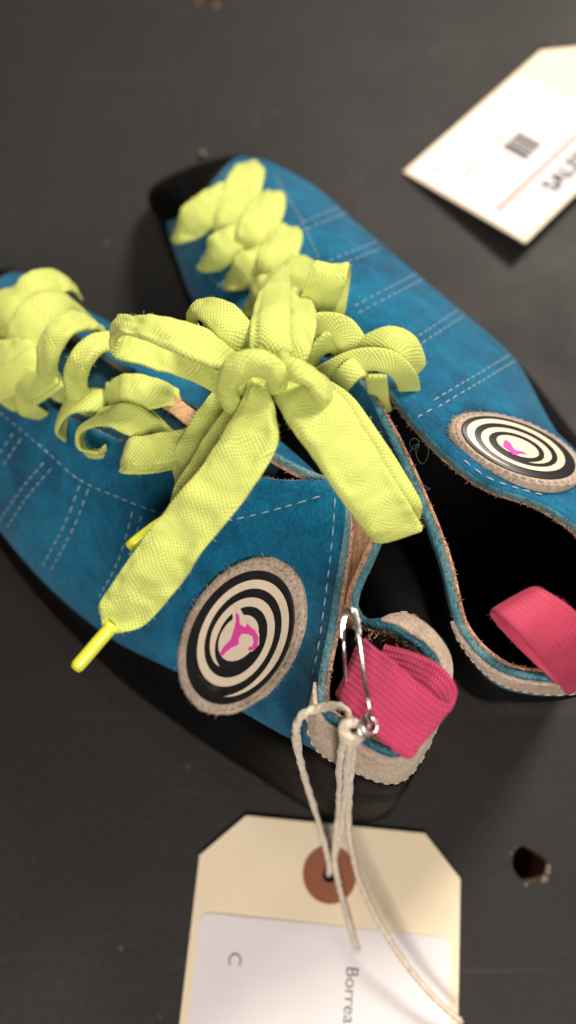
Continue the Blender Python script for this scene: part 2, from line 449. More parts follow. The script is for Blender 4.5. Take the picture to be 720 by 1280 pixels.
def make_shoe(label, lat, med, nose, tongue_s):
    h = Hull(lat, med); K = h.K; n = h.n
    # outward sign
    p = h.pt(2.5, 2.2); c = (h.rows[2][2]+h.rows[K-3][2]+h.rows[3][2]+h.rows[K-4][2])/4
    h.sgn = 1
    if h.nr(2.5, 2.2).dot(p-c) < 0: h.sgn = -1
    E = [r[4] for r in h.rows]
    base = sum(E, Vector())/len(E); base.z = 0
    root = empty('climbing_shoe', base, label, 'shoe', 'pair of blue climbing shoes')
    us = lin(1.0, K-1.0, (K-2)*NS)
    lsU = lin(0, 3.12, 26)
    up = shell(h, us, lsU, 0.0, -.13, (0, 1, 1, 2), rough=.035).build('upper', [M['blue'], M['edge'], M['dark']], root)
    up.name = 'upper'
    # tan facing and inner shell blackened to stand in for the shade inside
    def lsF(a): return lin(0.02, 1.05, 8)
    shell(h, us, lsF, -.132, -.20, (0, 0, 1, 0), rough=.03).build('facing', [M['tan'], M['tanedge']], root)
    def lsL(a): return lin(1.0, 3.98, 16)
    shell(h, us, lsL, -.135, -.215).build('lining', M['dark'], root)
    # rubber: rand all round + toe box
    def bul(a, l):
        x = max(0, min(1, (l-2.9)/1.1)); return (.55-.4*math.exp(-((a-K/2)/2.2)**2))+.9*math.sin(math.pi*x)**.8
    allu = [x*K/(K*NS) for x in range(K*NS)]
    rd = shell(h, allu, lin(2.96, 4.0, 12), .11, -.05, cyc=True, fo=bul)
    t = shell(h, lin(-nose, nose, 20), lin(0, 2.97, 16), .05, -.12)
    rand = rd.build('rand', M['rubber'], root)
    t.build('toe_cap', M['rubber'], root)
    # sole and footbed
    ring = []
    for a in allu:
        q = h.pt(a, 4.0)+h.nr(a, 4.0)*h.sgn*.06; ring.append(Vector((q.x, q.y)))
    v, f = cdt(ring, [])
    mb = MB(); m_ = len(v)
    mb.add([(q.x, q.y, .36) for q in v]+[(q.x, q.y, .006) for q in v], f+[[i+m_ for i in t_][::-1] for t_ in f])
    nn = len(ring)
    mb.add([(q.x, q.y, .36) for q in ring]+[(q.x, q.y, .006) for q in ring], [[i, i+nn, (i+1) % nn+nn, (i+1) % nn] for i in range(nn)])
    mb.build('sole', M['rubber'], root, smooth=False)
    ring = []
    for a in allu:
        q = h.pt(a, 3.75)-h.nr(a, 3.75)*h.sgn*.1; ring.append(Vector((q.x, q.y)))
    v, f = cdt(ring, [])
    mb = MB(); mb.add([(q.x, q.y, .7) for q in v], f)
    mb.build('insole', M['dark'], root, smooth=False)
    # tongue
    mb = MB(); R = 40; Cc = 10; V = []
    for i in range(R+1):
        s = 1.0+(tongue_s-1.0)*i/R
        a = h.pt(s, .35)-h.nr(s, .35)*h.sgn*.24; b = h.pt(K-s, .35)-h.nr(K-s, .35)*h.sgn*.24
        for j in range(Cc+1):
            t_ = j/Cc; V.append(a.lerp(b, t_)+Vector((0, 0, .12*math.sin(math.pi*t_)+.03*noise.noise(Vector((i*.3, j*.5, 0))))))
    V2 = [q-Vector((0, 0, .12)) for q in V]
    w = Cc+1; o = len(V)
    Fc = [[i*w+j, (i+1)*w+j, (i+1)*w+j+1, i*w+j+1] for i in range(R) for j in range(Cc)]
    Fc += [[o+x for x in q][::-1] for q in Fc]
    for i in range(R): Fc += [[i*w, (i+1)*w, o+(i+1)*w, o+i*w], [i*w+Cc, (i+1)*w+Cc, o+(i+1)*w+Cc, o+i*w+Cc]]
    for j in range(Cc): Fc += [[R*w+j, R*w+j+1, o+R*w+j+1, o+R*w+j]]
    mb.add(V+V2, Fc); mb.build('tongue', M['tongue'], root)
    # fray: short fibres on the cut edges
    mb = MB()
    for _ in range(1500):
        a = random.uniform(1.6, K-1.6); tanf = random.random() < .5
        nr_ = h.nr(a, 0)*h.sgn
        p = h.pt(a, 0)+nr_*(-random.uniform(.13, .2) if tanf else -random.uniform(-.01, .13))
        d = (Vector((random.gauss(0, 1), random.gauss(0, 1), random.gauss(.6, .7)))).normalized()
        L = random.uniform(.03, .08)
        d2 = (d+Vector((random.gauss(0, .6), random.gauss(0, .6), random.gauss(0, .6)))).normalized()
        tube(mb, [p-d*.02, p+d*L*.5, p+d*L*.5+d2*L*.5], lambda x: .0085*(1-.7*x), 3, 1 if tanf else 0)
    fr = mb.build('edge_fray', [M['edge'], M['tanedge']], root); fr['kind'] = 'stuff'
    # ray-casting surface
    V = []; Fc = []
    A = lin(.6, K-.6, int((K-1.2)*12)); Ls = lin(0, 4, 30)
    for a in A:
        for l in Ls: V.append(h.pt(a, l))
    w = len(Ls)
    Fc = [[i*w+j, (i+1)*w+j, (i+1)*w+j+1, i*w+j+1] for i in range(len(A)-1) for j in range(w-1)]
    h.bvh = BVHTree.FromPolygons(V, Fc)
    h.root = root; h.label = label
    return h
def hit(h, px, py, off=0.0):
    d = ray(px, py).normalized()
    loc, nr_, i, ds = h.bvh.ray_cast(CAM, d)
    if loc is None: return None
    if nr_.dot(d) > 0: nr_ = -nr_
    return loc+nr_*off, nr_
def stitches(mb, h, line, ln=.16, gap=.09, r=.018, off=.012):
    pts = []
    P = smooth_path([Vector((x, y, 0)) for x, y in line], 24)
    W = [hit(h, p.x, p.y, off) for p in P]
    W = [w[0] for w in W if w]
    if len(W) < 3: return
    for i in range(1, len(W)):                      # drop jumps across the opening
        if (W[i]-W[i-1]).length > 1.2: return
    acc = 0; nxt = 0; L = [0]
    for i in range(1, len(W)): L.append(L[-1]+(W[i]-W[i-1]).length)
    def at_len(s):
        for i in range(1, len(W)):
            if L[i] >= s: return W[i-1].lerp(W[i], (s-L[i-1])/max(1e-9, L[i]-L[i-1]))
        return W[-1]
    s = 0
    while s+ln < L[-1]:
        k_ = ln*random.uniform(.85, 1.1)
        a, b = at_len(s), at_len(s+k_); m = at_len(s+k_*.5)
        up = Vector((0, 0, .012))
        side = Vector((random.gauss(0, .006), random.gauss(0, .006), 0))
        tube(mb, [a-up+side, a.lerp(m, .5)+up*.6, m+up, m.lerp(b, .5)+up*.6, b-up+side], lambda x: r*(.55+.45*math.sin(math.pi*x)), 6)
        s += k_+gap*random.uniform(.8, 1.2)
def double(mb, h, line, d=6, **kw):
    (x0, y0), (x1, y1) = line[0], line[-1]
    L = math.hypot(x1-x0, y1-y0); nx, ny = -(y1-y0)/L*d, (x1-x0)/L*d
    for s in (-1, 1): stitches(mb, h, [(x+nx*s, y+ny*s) for x, y in line], **kw)
def heel_binding(h, u0, u1, deep):
    us = lin(u0, u1, 50)
    def ls(a):
        t = (a-u0)/(u1-u0); d = deep*(math.sin(math.pi*max(0, min(1, t)))**.55)+.02
        return lin(.10, .10+d, 8)
    o = shell(h, us, ls, .075, -.03, rough=.02).build('heel_binding', M['grey'], h.root)
    mb = MB()
    W = []
    for a in lin(u0+.15, u1-.15, 60):
        l = ls(a)[-1]-.16; W.append(h.pt(a, l)+h.nr(a, l)*h.sgn*.082)
    for i in range(0, 59, 2):
        a, b = W[i], W[i+1]; tube(mb, [a-Vector((0, 0, .01)), (a+b)/2+h.nr(u0, 0)*h.sgn*.015, b-Vector((0, 0, .01))], .02, 5)
    mb.build('stitching', M['beigethread'], o)
def patch(h, c, ax, ay, mirror, grey_k=1.0, pow_=2.0, rot=0.0):
    """round badge laid on the upper: unit disc (x,y) -> pixel c + x*ax + y*ay -> surface"""
    def mp(x, y, off):
        r = hit(h, c[0]+x*ax[0]+y*ay[0], c[1]+x*ax[1]+y*ay[1], 0)
        if r is None: return None
        return r[0]+ nrm*off
    # one mean normal keeps the badge stiff
    ns = [hit(h, c[0]+x*ax[0]+y*ay[0], c[1]+x*ax[1]+y*ay[1]) for x, y in ((0, 0), (.5, 0), (-.5, 0), (0, .5), (0, -.5))]
    nrm = sum((q[1] for q in ns if q), Vector()).normalized()
    # quadratic fit of the surface so that the badge stays smooth and never breaks at the collar
    import itertools
    samp = []
    for i, j in itertools.product(range(-4, 5), repeat=2):
        x, y = i/4*.8, j/4*.8
        q = hit(h, c[0]+x*ax[0]+y*ay[0], c[1]+x*ax[1]+y*ay[1])
        if q and x*x+y*y < .8: samp.append((x, y, q[0]))
    def basis(x, y): return [1, x, y, x*x, x*y, y*y]
    def fit(vals):
        A = [[0]*7 for _ in range(6)]
        for (x, y, _), vv in zip(samp, vals):
            b = basis(x, y)
            for r_ in range(6):
                for c_ in range(6): A[r_][c_] += b[r_]*b[c_]
                A[r_][6] += b[r_]*vv
        for i in range(6):
            p_ = max(range(i, 6), key=lambda r_: abs(A[r_][i])); A[i], A[p_] = A[p_], A[i]
            for r_ in range(6):
                if r_ != i:
                    k_ = A[r_][i]/A[i][i]
                    for c_ in range(i, 7): A[r_][c_] -= k_*A[i][c_]
        return [A[i][6]/A[i][i] for i in range(6)]
    co = [fit([q[2][d] for q in samp]) for d in range(3)]
    err = max((q[2]-Vector([sum(a*b for a, b in zip(co[d], basis(q[0], q[1]))) for d in range(3)])).dot(nrm) for q in samp)
    lift = min(.14, max(0, err)*.8)
    def S(x, y, off):
        return Vector([sum(a*b for a, b in zip(co[d], basis(x, y))) for d in range(3)])+nrm*(off+lift)
    def disc(R, off, th, seg=72, rings=8, jit=0.0, off2=None):
        mb = MB(); V = []; 
        for i in range(rings+1):
            r = R*i/rings
            for j in range(seg):
                a = 2*math.pi*j/seg
                rr = r*(1+(jit*noise.noise(Vector((math.cos(a)*6, math.sin(a)*6, 1))) if i == rings else 0))
                edge = -.035 if (i == rings and th > .05) else 0
                V.append(S(rr*math.cos(a), rr*math.sin(a), off+edge))
        Fc = [[i*seg+j, (i+1)*seg+j, (i+1)*seg+(j+1) % seg, i*seg+(j+1) % seg] for i in range(rings) for j in range(seg)]
        b = len(V)
        for j in range(seg):
            a = 2*math.pi*j/seg; V.append(S(R*1.01*math.cos(a), R*1.01*math.sin(a), off-th))
        Fc += [[rings*seg+j, b+j, b+(j+1) % seg, rings*seg+(j+1) % seg] for j in range(seg)]
        Fc.append([b+j for j in range(seg)][::-1])
        mb.add(V, Fc); return mb
    base = disc(1.0, .12, .30, jit=.02, rings=20).build('badge', M['grey'], h.root)
    mb = MB()
    for j in range(46):                              # stitched rim
        a = 2*math.pi*j/46; b = a+2*math.pi/46*.6
        P = [S(.935*math.cos(x), .935*math.sin(x), o_) for x, o_ in ((a, .115), ((a+b)/2, .135), (b, .115))]
        tube(mb, P, .016, 5)
    for _ in range(260):                             # nap standing out at the rim
        a = random.uniform(0, 2*math.pi); r = random.uniform(.97, 1.01)
        p = S(r*math.cos(a), r*math.sin(a), random.uniform(.03, .11)); q = S(1.2*math.cos(a), 1.2*math.sin(a), .1)
        d = (q-p).normalized()+Vector((random.gauss(0, .5), random.gauss(0, .5), random.gauss(0, .5)))
        tube(mb, [p-d*.01, p+d*random.uniform(.02, .06)], lambda x: .008*(1-.6*x), 3)
    mb.build('rim_stitching', M['grey'], base)
    pd = disc(.845, .132, .012, rings=26).build('printed_disc', M['pblack'], base)
    # cream spiral and centre
    mb = MB(); V = []; nS = 150
    t0, t1 = math.radians(-97), math.radians(-97+690)
    for i in range(nS+1):
        t_ = i/nS; a = t0+(t1-t0)*t_
        rc = cr([Vector((q, 0, 0)) for q in (.742, .685, .568, .462, .415)], t_*4).x
        w = .056*min(1, (t_/.10))**.8*min(1, ((1-t_)/.10))**.8+.001
        for d in (-1, 1):
            x, y = (rc+d*w)*math.cos(a), (rc+d*w)*math.sin(a)
            V.append(S(-x if mirror else x, y, .141))
    mb.add(V, [[2*i, 2*i+1, 2*i+3, 2*i+2] for i in range(nS)])
    V = [S(-.02, .01, .141)]; seg = 48
    for j in range(seg):
        a = 2*math.pi*j/seg; r = .30*(1.0+.05*math.cos(2*a))
        V.append(S(-.02+r*math.cos(a), .0+r*math.sin(a)*1.02, .141))
    mb.add(V, [[0, 1+j, 1+(j+1) % seg] for j in range(seg)])
    mb.build('cream_spiral', M['pcream'], pd)
    return S, pd
def flat_shape(S, pd, poly, off, name, mat, mirror=False):
    poly = [Vector(p) for p in poly]
    v, f = cdt(poly, [])
    mb = MB(); mb.add([S(-q.x if mirror else q.x, q.y, off) for q in v], f); return mb.build(name, mat, pd)

# left-hand (near) shoe
L_lat = [
 [(-96,372,3.0),(-108,372,2.6),(-118,374,2.1),(-124,378,1.4),(-118,392,.3)],
 [(-40,400,3.5),(-70,450,3.3),(-98,490,2.7),(-112,520,1.6),(-95,535,.3)],
 [(45,495,4.6),(25,545,4.2),(5,600,3.4),(-14,648,2.1),(5,672,.3)],
 [(135,545,5.4),(115,600,4.9),(85,675,3.9),(57,732,2.4),(78,772,.3)],
 [(235,585,6.1),(210,650,5.6),(170,735,4.3),(138,800,2.6),(155,850,.3)],
 [(345,600,6.8),(318,680,6.1),(272,775,4.8),(230,848,3.2),(245,918,.3)],
 [(428,615,7.1),(398,720,6.5),(350,815,5.2),(303,893,3.6),(322,968,.3)],
 [(415,755,6.7),(396,825,6.1),(375,880,5.2),(357,922,4.3),(372,1000,.3)],
 [(398,872,6.3),(389,908,5.7),(390,928,5.1),(394,938,4.9),(402,1015,.3)],
 [(438,915,6.3),(432,942,5.6),(433,953,5.0),(434,962,4.7),(438,1024,.3)],
 [(505,940,6.3),(508,958,5.6),(507,966,5.0),(505,970,4.8),(486,1012,.3)],
]
L_med = [
 [(-40,400,3.5),(-10,355,3.3),(15,340,2.5),(22,345,1.5),(20,360,.3)],
 [(78,412,4.4),(112,392,3.8),(122,400,2.8),(118,410,1.7),(112,425,.3)],
 [(155,455,5.2),(186,440,4.5),(192,455,3.3),(186,468,1.9),(176,482,.3)],
 [(250,510,6.0),(270,495,5.2),(275,515,3.8),(265,530,2.1),(254,545,.3)],
 [(360,575,6.8),(378,575,5.8),(372,600,4.2),(356,620,2.3),(340,635,.3)],
 [(480,640,7.1),(442,668,6.2),(444,690,5.1),(443,704,4.4),(442,748,.3)],
 [(448,757,6.5),(432,768,5.8),(438,782,4.9),(442,794,4.2),(452,834,.3)],
 [(500,788,6.4),(516,774,5.9),(519,788,5.1),(515,812,4.1),(494,864,.3)],
 [(550,838,6.4),(561,838,5.8),(558,850,5.0),(548,872,4.0),(518,916,.3)],
]
R_lat = [
 [(226,240,2.7),(214,234,2.4),(204,232,1.9),(197,235,1.2),(197,244,.3)],
 [(258,236,3.2),(284,206,3.0),(298,196,2.2),(300,199,1.3),(298,207,.3)],
 [(318,265,3.9),(350,236,3.6),(378,225,2.6),(384,232,1.4),(376,245,.3)],
 [(365,320,4.8),(415,288,4.4),(450,284,3.2),(456,294,1.6),(443,307,.3)],
 [(425,385,5.6),(485,352,5.0),(522,345,3.7),(528,357,1.7),(508,370,.3)],
 [(468,458,6.3),(545,425,5.5),(590,402,4.0),(598,418,1.8),(577,431,.3)],
 [(528,537,6.8),(590,492,6.0),(640,450,4.4),(648,464,2.2),(650,470,.3)],
 [(602,601,6.8),(642,558,6.2),(680,519,4.6),(688,530,3.4),(714,542,.3)],
 [(686,634,6.5),(712,596,5.9),(718,586,5.0),(730,580,4.0),(752,592,.3)],
 [(742,690,6.2),(768,680,5.5),(778,685,4.3),(770,694,2.5),(742,694,.3)],
 [(740,832,6.0),(756,838,5.4),(757,842,4.8),(752,845,4.0),(718,838,.3)],
]
R_med = [
 [(258,236,3.2),(236,262,3.0),(216,274,2.2),(208,278,1.3),(214,288,.3)],
 [(285,305,3.9),(255,320,3.5),(230,325,2.6),(223,330,1.4),(232,340,.3)],
 [(338,378,4.8),(292,385,4.2),(258,385,3.1),(252,395,1.6),(265,405,.3)],
 [(398,442,5.6),(352,440,5),(320,450,3.6),(315,460,1.7),(330,470,.3)],
 [(448,476,6.3),(412,490,5.4),(387,510,3.8),(385,520,1.8),(396,530,.3)],
 [(492,560,6.8),(489,563,6.4),(490,567,5.8),(491,571,5.0),(460,608,.3)],
 [(547,690,6.6),(543,690,6.2),(545,691,5.5),(547,693,4.7),(525,718,.3)],
 [(576,792,6.2),(574,794,5.85),(574,795,5.5),(573,796,4.9),(555,815,.3)],
 [(645,845,6.1),(643,854,5.7),(641,859,5.35),(638,864,4.8),(612,872,.3)],
]
LS = make_shoe('blue suede climbing shoe nearer the camera, with the big yellow bow and pinned tag', L_lat, [None]+L_med if False else L_med, 1.0, 4.9)
RS = make_shoe('blue suede climbing shoe lying further right with wide open collar and no tag attached', R_lat, R_med, 1.0, 4.7)

heel_binding(LS, 7.75, 12.4, 2.45)
heel_binding(RS, 8.6, 12.2, 1.5)
mb = MB()
stitches(mb, LS, [(-10,508),(30,540),(65,570),(100,600),(145,620),(185,636),(235,650),(285,650),(340,638),(415,616)])
for ln in ([(60,582),(32,615),(4,656)], [(106,608),(88,655),(58,712)], [(22,545),(-5,585)], [(172,642),(155,700),(128,752)]):
    double(mb, LS, ln)
stitches(mb, LS, [(419,622),(415,680),(408,740),(400,800),(390,850)])
stitches(mb, LS, [(374,572),(400,574)]); stitches(mb, LS, [(148,538),(168,545)])
mb.build('stitching', M['thread'], LS.root)
mb = MB()
stitches(mb, RS, [(345,222),(372,268),(392,310),(412,352),(436,392)])
for ln in ([(380,283),(430,262)], [(412,332),(475,306)], [(445,388),(526,345)], [(510,435),(578,390)], [(545,505),(640,448)]):
    double(mb, RS, ln, d=5)
stitches(mb, RS, [(578,575),(610,598),(650,612),(690,622)])
stitches(mb, RS, [(522,522),(540,512)])
mb.build('stitching', M['thread'], RS.root)
mb = MB(); stitches(mb, RS, [(262,345),(290,372)]); mb.build('stitching', M['thread'], RS.root)

S, pd = patch(LS, (306, 793), (78, -12), (17.5, -97.5), False)
def badge_uv(pts, c, ax, ay, k, o):
    det = ax[0]*ay[1]-ax[1]*ay[0]; out = []
    for x, y in pts:
        dx, dy = x/k+o[0]-c[0], y/k+o[1]-c[1]
        out.append(((dx*ay[1]-dy*ay[0])/det, (dy*ax[0]-dx*ax[1])/det))
    return out
BL = ((306, 793), (78, -12), (17.5, -97.5))
flat_shape(S, pd, badge_uv([(308,252),(345,265),(368,305),(408,338),(442,390),(440,445),(408,478),(384,482),(340,470),(300,400),(310,340)], *BL, 4, (220, 690)), .144, 'emblem_backing', M['pcream'])
flat_shape(S, pd, badge_uv([(324,284),(342,300),(346,345),(372,360),(383,338),(396,356),(422,376),(439,410),(433,452),(410,473),(388,474),(386,460),(408,452),(414,430),(406,402),(380,392),(354,392),(340,415),(340,444),(302,462),(276,482),(260,502),(244,490),(270,450),(300,420),(315,370),(325,330)], *BL, 4, (220, 690)), .147, 'pink_emblem', M['ppink'])
S, pd = patch(RS, (642, 567), (80, 36), (24, -29), True)
flat_shape(S, pd, badge_uv([(342,230),(370,248),(388,280),(404,290),(440,295),(466,314),(430,308),(385,316),(362,292),(330,266),(334,240)], (642, 567), (80, 36), (24, -29), 4.5, (549, 507)), .147, 'pink_emblem', M['ppink'])

# ------------------------------------------------------------------ laces
# right shoe: criss-cross petals
LW = .92
mb = MB()
def petal(mb, a, b, w, arch=.30, tw=0, th=.11):
    """bulging strap: a outer end tucked into the eyelet, b crossing end"""
    pts = []
    for t, hgt, s_, dz in ((0.0, -.25, .6, -.15), (0.06, .2, .85, 0), (.22, .8, 1, 0), (.5, 1.0, 1.05, 0), (.8, .6, .95, 0), (1.05, -.1, .7, -.1)):
        pts.append((a[0]+(b[0]-a[0])*t, a[1]+(b[1]-a[1])*t, a[2]+(b[2]-a[2])*t+arch*hgt+dz, tw, s_))
    band(mb, pts, w, th, camber=.04, wob=.09, ribs=.014, e=.45)
for a, b, w in [
    ((222,292,3.5),(285,238,3.9),.95), ((313,206,3.6),(283,296,3.9),1.05),
    ((256,326,3.9),(305,292,4.2),.9), ((341,243,4.0),(310,312,4.4),.95),
    ((288,350,4.3),(330,318,4.6),.85), ((361,286,4.4),(336,350,4.8),.9),
    ((310,384,4.7),(355,350,5.0),.85), ((382,322,4.8),(352,372,5.1),.8),
    ((340,415,5.1),(385,378,5.4),.85), ((398,355,5.2),(372,410,5.5),.7)]:
    petal(mb, a, b, w*.88)
# standing loop and the tubular loops by the collar
ribbon(mb, [(388,425,5.5,18.4,5.5),(392,395,6.2,23.0,3.7),(406,358,6.8,24.8,1.8),(413,332,6.9,23.9,0.9),(416,345,6.4,22.1,1.8),(410,400,5.8,18.4,5.5),(404,432,5.5,14.7,7.4)], .11, wob=.07)
band(mb, [(372,470,6.0,60),(376,435,6.5,50),(396,410,6.9,30),(425,412,7.0,20),(446,440,6.8,10),(458,470,6.2,0)], .55, .12)
band(mb, [(384,480,6.1,70),(392,447,6.6,60),(410,428,6.8,40),(432,440,6.7,30),(440,468,6.2,20)], .42, .12)
band(mb, [(380,490,6.2,0),(412,466,6.9,10),(450,450,7.2,15),(485,452,7.25,20),(506,470,6.9,30),(512,490,6.3,40)], .42, .12)
band(mb, [(432,462,6.4,0),(460,440,6.9,0),(486,428,7.15,0),(507,440,7.05,0,1.1),(518,460,6.6,0,.7),(505,466,6.3,0,.8)], .62, .11, camber=.06)
band(mb, [(404,490,6.3,0),(425,478,7.0,20),(440,463,7.2,10),(452,458,7.1,0)], .4, .12)
band(mb, [(470,470,6.9,30),(474,500,6.2,40),(478,515,5.6,40)], .4, .11)
rl = mb.build('shoelace', M['lace'], RS.root)

# left shoe lacing
mb = MB()
for a, b, w in [((-78,430,3.6),(-30,385,3.9),1.0), ((-50,360,3.7),(-20,420,4.0),1.0),
    ((-40,470,4.0),(20,420,4.4),1.0), ((14,362,4.0),(-10,440,4.4),1.0)]:
    petal(mb, a, b, w)
# bright bunched crossings at the toe end
band(mb, [(90,362,3.9,0,.95),(74,350,4.6,0),(48,358,5.0,0,1.1),(28,392,5.0,0),(16,428,4.6,0,.8)], .80, .12, camber=.06, wob=.08)
band(mb, [(99,408,4.2,0,.95),(84,385,5.0,0,1),(54,392,5.4,0,1.2),(30,425,5.2,0,1.1),(18,462,4.6,0,.8)], .80, .12, camber=.06, wob=.08)
band(mb, [(-20,395,4.6,0,1),(10,388,5.0,0),(32,400,5.0,0)], .75, .12, camber=.08)
band(mb, [(-14,450,4.9,0,1.2),(18,445,5.2,0,1.2),(44,440,5.3,0,1),(58,425,5.0,0,.8)], .66, .12, camber=.06, wob=.07)
band(mb, [(60,425,5.0,0,.7),(48,446,5.4,0),(20,470,5.2,0,1.1),(-5,486,4.9,0,1),(-25,500,4.6,0,.8)], .62, .11, camber=.05)
band(mb, [(2,478,5.0,10),(8,496,4.7,30),(22,502,4.4,60),(34,494,4.3,80)], .5, .11)
# loops along the medial edge (upper side of the row)
band(mb, [(130,420,5.0),(113,405,5.9),(88,404,6.5),(67,424,6.5),(58,454,6.1),(68,484,5.3),(82,498,4.8,0,.7)], .48, .15, wob=.09, camber=.03)
band(mb, [(168,442,5.5),(148,428,6.3),(122,430,6.8),(102,448,6.8),(94,476,6.4),(103,502,5.8),(116,514,5.4,0,.7)], .48, .15, wob=.09, camber=.03)
band(mb, [(44,462,5.4,0,.8),(34,488,5.2,20),(30,510,4.9,40),(48,520,4.6,60,.7)], .55, .11)
band(mb, [(75,470,5.7,0,.8),(52,482,5.5,0,1.0),(30,498,5.0,0,.9)], .6, .11)
# open chevron with the dark gap
band(mb, [(72,468,5.8,20,.8),(48,480,5.6,10,1),(30,490,5.3,20,1),(36,512,5.0,35,1),(54,520,4.7,60,.6)], .55, .11)
# curls on the lateral edge
band(mb, [(132,503,5.8,0),(108,500,6.0,15),(86,508,5.9,40),(76,528,5.5,65),(82,538,5.1,80)], .52, .12, camber=.03)
band(mb, [(205,550,6.2,0,.9),(168,526,6.6,10,1.1),(134,520,6.5,35,1),(108,532,6.2,70,1),(101,552,5.9,82),(115,566,5.7,82),(130,563,5.6,75,.75)], .54, .12, wob=.07)
ribbon(mb, [(135,500,6.0,2,22),(165,492,6.4,5,24),(200,490,6.5,5,18),(224,498,6.2,3,12)], .11, wob=.08)
ribbon(mb, [(150,505,6.1,6,20),(190,525,6.3,10,22),(225,548,6.4,12,14),(250,560,6.3,8,10)], .11, wob=.08)
# long double loop in front
ribbon(mb, [(270,540,6.7,6,16),(225,556,6.8,3,18),(188,562,6.8,0,19),(162,566,6.6,-4,18),(158,580,6.2,-6,12),(180,584,6.2,4,9),(225,574,6.4,5,10),(262,560,6.5,5,12)], .11, wob=.08)
ribbon(mb, [(285,500,7.0,20,10),(262,530,7.0,22,6),(240,562,6.9,20,4),(230,592,6.6,16,8),(236,612,6.2,14,8)], .11, wob=.08)
tm = MB(); ribbon(tm, [(204,498,6.25,-5,9),(222,510,6.4,-5,9),(252,534,6.5,-6,10)], .07, e=.3)
tm.build('tongue_edge', M['tan'], LS.root)
ll = mb.build('shoelace', M['lace'], LS.root)

# bow
mb = MB()
# left loop: upper leaf out, round the bight, lower leaf back
ribbon(mb, [(318,478,8.0,5.3,17.6),(286,452,8.3,8.8,24.6),(245,430,8.6,8.8,26.4),(200,414,8.7,3.5,19.4),(165,406,8.6,-3.5,12.3),(148,410,8.2,-7.0,14.1),(150,428,7.8,-5.3,19.4),(180,436,7.5,1.8,22.9),(225,450,7.4,5.3,22.9),(268,476,7.5,7.0,19.4),(300,494,7.6,3.5,14.1)], .14, wob=.09, ribs=.015)
# loop behind the knot
ribbon(mb, [(322,462,7.7,17.6,-11.2),(300,425,8.2,20.8,-11.2),(276,394,8.3,16.0,-14.4),(250,386,8.0,6.4,-12.8),(240,402,7.6,-1.6,-12.8),(246,425,7.2,3.2,-11.2)], .15, wob=.08)
# broad strand running up and away
ribbon(mb, [(338,466,8.0,20.4,1.7),(338,440,8.4,27.2,1.7),(338,405,8.3,25.5,0.0),(342,375,7.6,22.1,-1.7),(346,352,6.6,17.0,-3.4),(350,340,5.6,13.6,-3.4)], .15, wob=.06, camber=.06, ribs=.022)
ribbon(mb, [(352,470,7.9,18,8),(368,430,7.9,20,10),(376,392,7.2,20,8),(372,365,6.2,16,4)], .15, wob=.08)
# near tail
ribbon(mb, [(322,470,8.5,11.0,1.8),(323,490,8.7,15.6,3.7),(322,512,8.6,22.1,7.4),(314,545,8.5,31.3,12.0),(282,600,8.3,32.2,15.6),(240,652,8.05,30.4,17.5),(204,698,7.8,31.3,17.5),(172,742,7.5,31.3,15.6),(152,768,7.3,27.6,14.7),(142,780,7.2,14.7,9.2),(136,786,7.15,7.4,5.5)], .14, wob=.09, camber=.03, ribs=.018)
# second tail tucked under it
ribbon(mb, [(318,494,7.9,12,8),(296,530,7.8,20,12),(268,580,7.5,24,14),(246,620,7.3,26,14),(222,648,7.2,12,10),(212,648,7.3,5,5)], .12, wob=.08)
# right tail
ribbon(mb, [(344,474,8.2,-9.3,11.2),(368,490,8.5,-18.6,20.5),(396,516,8.6,-27.9,24.2),(428,560,8.5,-31.6,19.5),(458,608,8.3,-31.6,15.8),(484,648,8.0,-31.6,11.2),(495,664,7.75,-30.7,9.3),(497,668,7.68,-30.7,9.3)], .13, wob=.09, camber=.02, ribs=.02, e=.4)
ribbon(mb, [(372,486,8.2,-12,24),(410,520,8.2,-28,26),(450,575,8.0,-34,18),(492,632,7.7,-32,10),(503,652,7.4,-22,6)], .12, wob=.04, ribs=.015)
# knot
band(mb, [(298,514,8.0,0,.6),(287,500,8.5,0,.8),(283,480,8.85,0,.95),(293,464,9.05,0,1),(312,454,9.15,0,1),(332,456,9.1,0,1),(345,468,8.9,0,.9),(345,484,8.5,0,.7)], .42, .26, camber=.05, wob=.09)
ribbon(mb, [(346,452,8.5,10,-6),(358,454,8.85,12,8),(374,466,9.0,11,20),(392,480,8.85,8,23),(404,494,8.45,2,20)], .22, wob=.09, camber=.07)
ribbon(mb, [(296,492,8.3,-8,6),(296,478,8.5,-14,0),(312,466,8.6,-8,-14),(338,470,8.6,0,-16)], .3, camber=.05)
bow = mb.build('lace_bow', M['lace'], LS.root)
mb = MB()
tube(mb, smooth_path([at(142,781,7.2), at(125,800,7.15), at(108,820,7.1), at(94,836,7.05)], 4), lambda x: .115 if x < .97 else .09, 12)
mb.build('aglet', M['aglet'], bow)
mb = MB()
tube(mb, smooth_path([at(214,646,7.3), at(192,660,7.35), at(161,684,7.25)], 4), .10, 12)
mb.build('aglet', M['aglet'], bow)

